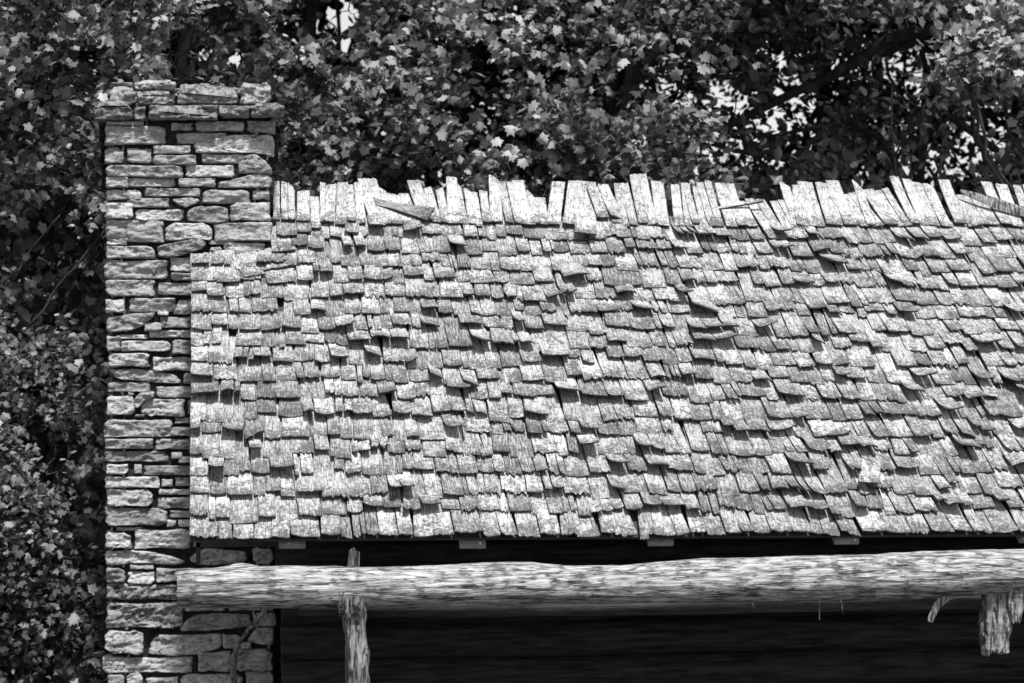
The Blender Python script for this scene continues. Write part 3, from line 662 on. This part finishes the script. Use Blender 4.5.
def clusters(box, n, Y0, Y1, seed, thr=-.25, gapgrow=1.0):
    """cluster centres inside a block of crown, given by its picture extent at its distance"""
    out = []; x0, y0, x1, y1 = box; tries = 0
    while len(out) < n and tries < n*30:
        tries += 1
        Y = random.uniform(Y0, Y1); p = atY(random.uniform(x0, x1), random.uniform(y0, y1), Y)
        if noise.noise(Vector((p.x*1.3+seed, p.y*1.0, p.z*1.3))) < thr: continue
        if gapgrow and in_gap(np.array([p]), gapgrow)[0] and random.random() < .6: continue
        out.append(p)
    return out
def limb(mb, a, b, r0, r1, n=8, wig=.12, sag=0.0, sd_=0, sides=7):
    a, b = Vector(a), Vector(b); pts = []; rad = []; L = (b-a).length
    for i in range(n+1):
        t = i/n; p = a.lerp(b, t); wv = math.sin(t*math.pi)*wig*L
        p += Vector((fb(t*2+sd_, 1, 0), fb(t*2+sd_, 5, 0), fb(t*2+sd_, 9, 0)))*wv; p.z += sag*math.sin(t*math.pi)
        pts.append(p); rad.append(r0+(r1-r0)*t)
    mb.tube(pts, rad, sides, random.random(), .12, 3, seed=sd_); return pts
def tree(name, label, cat, px, Y, r0, height, blocks, mat_, lean=0, group=None, shape=MAPLE, limbs=(), trunk=True):
    """blocks: (box, n clusters, Y0, Y1, leaves per cluster, leaf size, spread, tone mean, tone sd, noise threshold, gap growth)"""
    base = atY(px, 341, Y); base.z = 0
    T = empty(name, tuple(base), label, cat, group)
    mb = MB(); top = Vector((base.x+lean, base.y+.3, height))
    tp = limb(mb, base-Vector((0, 0, .2)), top, r0, r0*.25, 16, .05, 0, px*.1, 12) if trunk else [base, top]
    C, Tn, Sz, ends = [], [], [], []; bm = mb; grown = list(tp[3:])
    for bi, (box, n, Y0, Y1, lp, ls_, spr, tm, ts_, thr, gg) in enumerate(blocks):
        cl = clusters(box, n, Y0, Y1, px*.37+bi*7, thr, gg)
        for ci, c in enumerate(cl):
            k = max(3, int(lp*random.uniform(.6, 1.4)))
            d = rng.normal(size=(k, 3))*np.array([1, .8, .6])*spr + np.array(c)
            if gg: 
                if mat_ is M_leaf: d = d[~(in_dark(d) & (rng.random(len(d)) < .94))]
                gp, cl_, spk = in_gap(d, 1.05), in_clear(d), in_speck(d); rn = rng.random(len(d))
                if Y < 26:
                    q_ = np.array([noise.noise(Vector((p[0]/p[1]*110, (p[2]-CZ)/p[1]*110, 3.3))) for p in d])
                    d = d[~((gp & (rn < .88)) | (spk & ((q_ > .12) | (rn < .25))) | cl_)]
                else: d = d[~((gp & (rn < .64)) | (spk & ~gp & (rn < .25)) | (cl_ & (rn < .97)))]
                if not len(d): continue
            k = len(d); C.append(d); Sz.append(np.full(k, ls_)*random.uniform(.85, 1.15)); Tn.append(np.clip(rng.normal(tm+random.gauss(0, .19), ts_*.75, k), 0, 1))
            
            if not (gg and in_gap(np.array([c]), 1.1)[0] and random.random() < .8): ends.append((Vector(c), bi, bool(gg)))
    for (a, b, ra, rb) in limbs: grown += limb(bm, atY(*a), atY(*b), ra, rb, 12, .07, 0, a[0]*.3, 9)
    for _ in range(8):       # main limbs carrying the crown
        t = random.randrange(5, 15); a = tp[t] if trunk else base; c = random.choice(ends)[0]
        if .6 < (c-a).length < 5: grown += limb(bm, a, c, r0*.28, .012, 10, .12, .1, t+px, 7)
    ends = [e for e in ends if random.random() < (.55 if Y < 26 else .14)][:260]
    G = np.array([tuple(g_) for g_ in grown])
    ends.sort(key=lambda e: float(np.min(np.linalg.norm(G-np.array(e[0]), axis=1))))
    for k_, (c, bi, vis) in enumerate(ends):
        dd = np.linalg.norm(G-np.array(c), axis=1) + .8*np.abs(G[:, 2]-(c.z-.25)); a = Vector(G[int(np.argmin(dd))])
        if (a-c).length < .05: continue
        new = limb(bm, a, c, .0075, .003, 6, .2, .04, k_*1.7+px, 5); G = np.vstack([G, [tuple(v) for v in new[2:]]])
    mb.build('trunk', M_bark, T, True)
    leaves('crown', np.vstack(C), np.concatenate(Sz), np.concatenate(Tn), mat_, T, shape)
    adopt(T); return T
FG = 'trees standing behind the cabin'  # crown blocks above the frame are unseen, added to shade lower and rear leaves
# left maple: hangs beside and above the chimney
tree('maple_tree', 'leafy maple with a dark trunk rising behind the chimney top', 'tree', 184, 19.6, .11, 8.5, [
    ((-60, -40, 175, 215), 250, 16.9, 18.8, 38, .118, .15, .56, .27, -.12, 1),
    ((150, -30, 290, 85), 60, 17.8, 19.0, 26, .115, .17, .45, .22, -.1, 1),
    ((-60, 180, 104, 390), 90, 17.2, 19.0, 26, .10, .17, .62, .15, -.15, 1),
    ((-150, -500, 300, -60), 90, 17.6, 21.5, 40, .2, .45, .4, .2, -.5, 0)], M_leaf, .25, FG)
# centre maple
tree('maple_tree', 'broad maple with pale leaves crowding above the middle of the ridge', 'tree', 625, 22.2, .16, 9.5, [
    ((262, 20, 720, 205), 330, 18.8, 20.6, 42, .128, .17, .5, .28, -.08, 1),
    ((290, -40, 760, 60), 190, 19.2, 21.4, 42, .125, .18, .42, .24, -.1, 1),
    ((250, -560, 800, -60), 130, 19.4, 24, 40, .22, .5, .4, .2, -.5, 0)], M_leaf, .2, FG)
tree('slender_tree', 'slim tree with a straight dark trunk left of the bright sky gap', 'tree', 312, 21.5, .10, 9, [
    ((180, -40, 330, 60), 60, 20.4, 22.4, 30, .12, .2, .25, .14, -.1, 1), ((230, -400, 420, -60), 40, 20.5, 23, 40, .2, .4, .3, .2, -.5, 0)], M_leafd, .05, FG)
# dark tree on the right with the slanting limb
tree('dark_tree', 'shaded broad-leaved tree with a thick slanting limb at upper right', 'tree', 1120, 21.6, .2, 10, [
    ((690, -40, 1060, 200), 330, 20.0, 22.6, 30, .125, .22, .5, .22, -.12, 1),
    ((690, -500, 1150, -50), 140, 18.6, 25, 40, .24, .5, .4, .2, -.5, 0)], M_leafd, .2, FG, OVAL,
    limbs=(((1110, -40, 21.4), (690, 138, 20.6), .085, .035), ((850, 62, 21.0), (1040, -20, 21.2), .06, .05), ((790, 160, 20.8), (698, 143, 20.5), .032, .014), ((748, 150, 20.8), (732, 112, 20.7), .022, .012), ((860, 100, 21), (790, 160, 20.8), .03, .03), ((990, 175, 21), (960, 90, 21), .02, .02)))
tree('young_tree', 'young forked tree with thin grey stem right of the ridge centre', 'tree', 892, 20.2, .035, 5.8, [
    ((800, 150, 1040, 205), 34, 19.6, 20.4, 16, .15, .2, .5, .2, 0, 1), ((850, 20, 1000, 120), 20, 19.6, 20.6, 14, .12, .2, .4, .2, 0, 1)], M_leafd, .1, FG, OVAL)
tree('pale_maple_tree', 'maple bough with bright lit leaves reaching in from the right edge', 'tree', 1090, 18.4, .1, 8, [
    ((955, -30, 1060, 90), 46, 17.9, 18.8, 28, .125, .17, .72, .2, -.1, 0),((840, -60, 1060, 10), 40, 18, 19.5, 26, .125, .2, .4, .2, -.1, 0)], M_leaf, -.1, FG)
# understory at the left
tree('bushy_shrub', 'dense shrub with small pale leaves beside the foot of the chimney', 'shrub', 40, 17.4, .03, 2.7, [
    ((-70, 395, 104, 560), 150, 16.4, 17.6, 34, .09, .12, .46, .27, -.15, 0), ((-60, 320, 104, 410), 26, 16.5, 17.8, 26, .09, .2, .42, .27, -.05, 0),
    ((-70, 540, 104, 720), 130, 16.3, 17.5, 30, .095, .12, .3, .2, -.15, 0),
    ((-60, 700, 104, 880), 60, 16.4, 17.5, 30, .12, .2, .25, .15, -.3, 0)], M_leaf, .1)
tree('sapling', 'spindly sapling with broad dark leaves under the maple at left', 'sapling', 30, 18.6, .035, 4.6, [
    ((-60, 190, 110, 400), 80, 17.8, 19.0, 16, .16, .2, .5, .25, -.3, 0), ((-60, 370, 110, 700), 80, 18.2, 19.4, 20, .2, .25, .3, .2, -.5, 0)], M_leafd, .3, None, OVAL,
    limbs=(((30, 325, 17.0), (106, 228, 16.9), .012, .006), ((2, 440, 17.0), (70, 392, 16.9), .01, .005), ((-10, 300, 17.2), (60, 215, 17.1), .011, .005), ((20, 360, 17), (75, 310, 16.9), .008, .004)))
# forest further back, each tree its own
far = [(60, 30), (150, 36), (250, 29), (360, 40), (430, 31), (520, 37), (600, 29), (665, 42), (818, 33), (880, 38), (950, 30), (1040, 36), (-40, 33), (1120, 31)]
words = ['far dark tree behind the left edge foliage', 'far dark tree behind the chimney', 'far tree seen between chimney and slim tree', 'far tree right of the largest sky gap', 'far tree left of the ridge centre', 'far tree just left of the ridge centre',
         'far tree behind the broad maple trunk', 'far tree left of the slanting limb tip', 'far tree behind the slanting limb', 'far tree behind the young forked tree', 'far tree right of the young forked tree', 'far tree behind the bright bough at right', 'far tree beyond the left edge of the picture', 'far tree beyond the right edge of the picture']
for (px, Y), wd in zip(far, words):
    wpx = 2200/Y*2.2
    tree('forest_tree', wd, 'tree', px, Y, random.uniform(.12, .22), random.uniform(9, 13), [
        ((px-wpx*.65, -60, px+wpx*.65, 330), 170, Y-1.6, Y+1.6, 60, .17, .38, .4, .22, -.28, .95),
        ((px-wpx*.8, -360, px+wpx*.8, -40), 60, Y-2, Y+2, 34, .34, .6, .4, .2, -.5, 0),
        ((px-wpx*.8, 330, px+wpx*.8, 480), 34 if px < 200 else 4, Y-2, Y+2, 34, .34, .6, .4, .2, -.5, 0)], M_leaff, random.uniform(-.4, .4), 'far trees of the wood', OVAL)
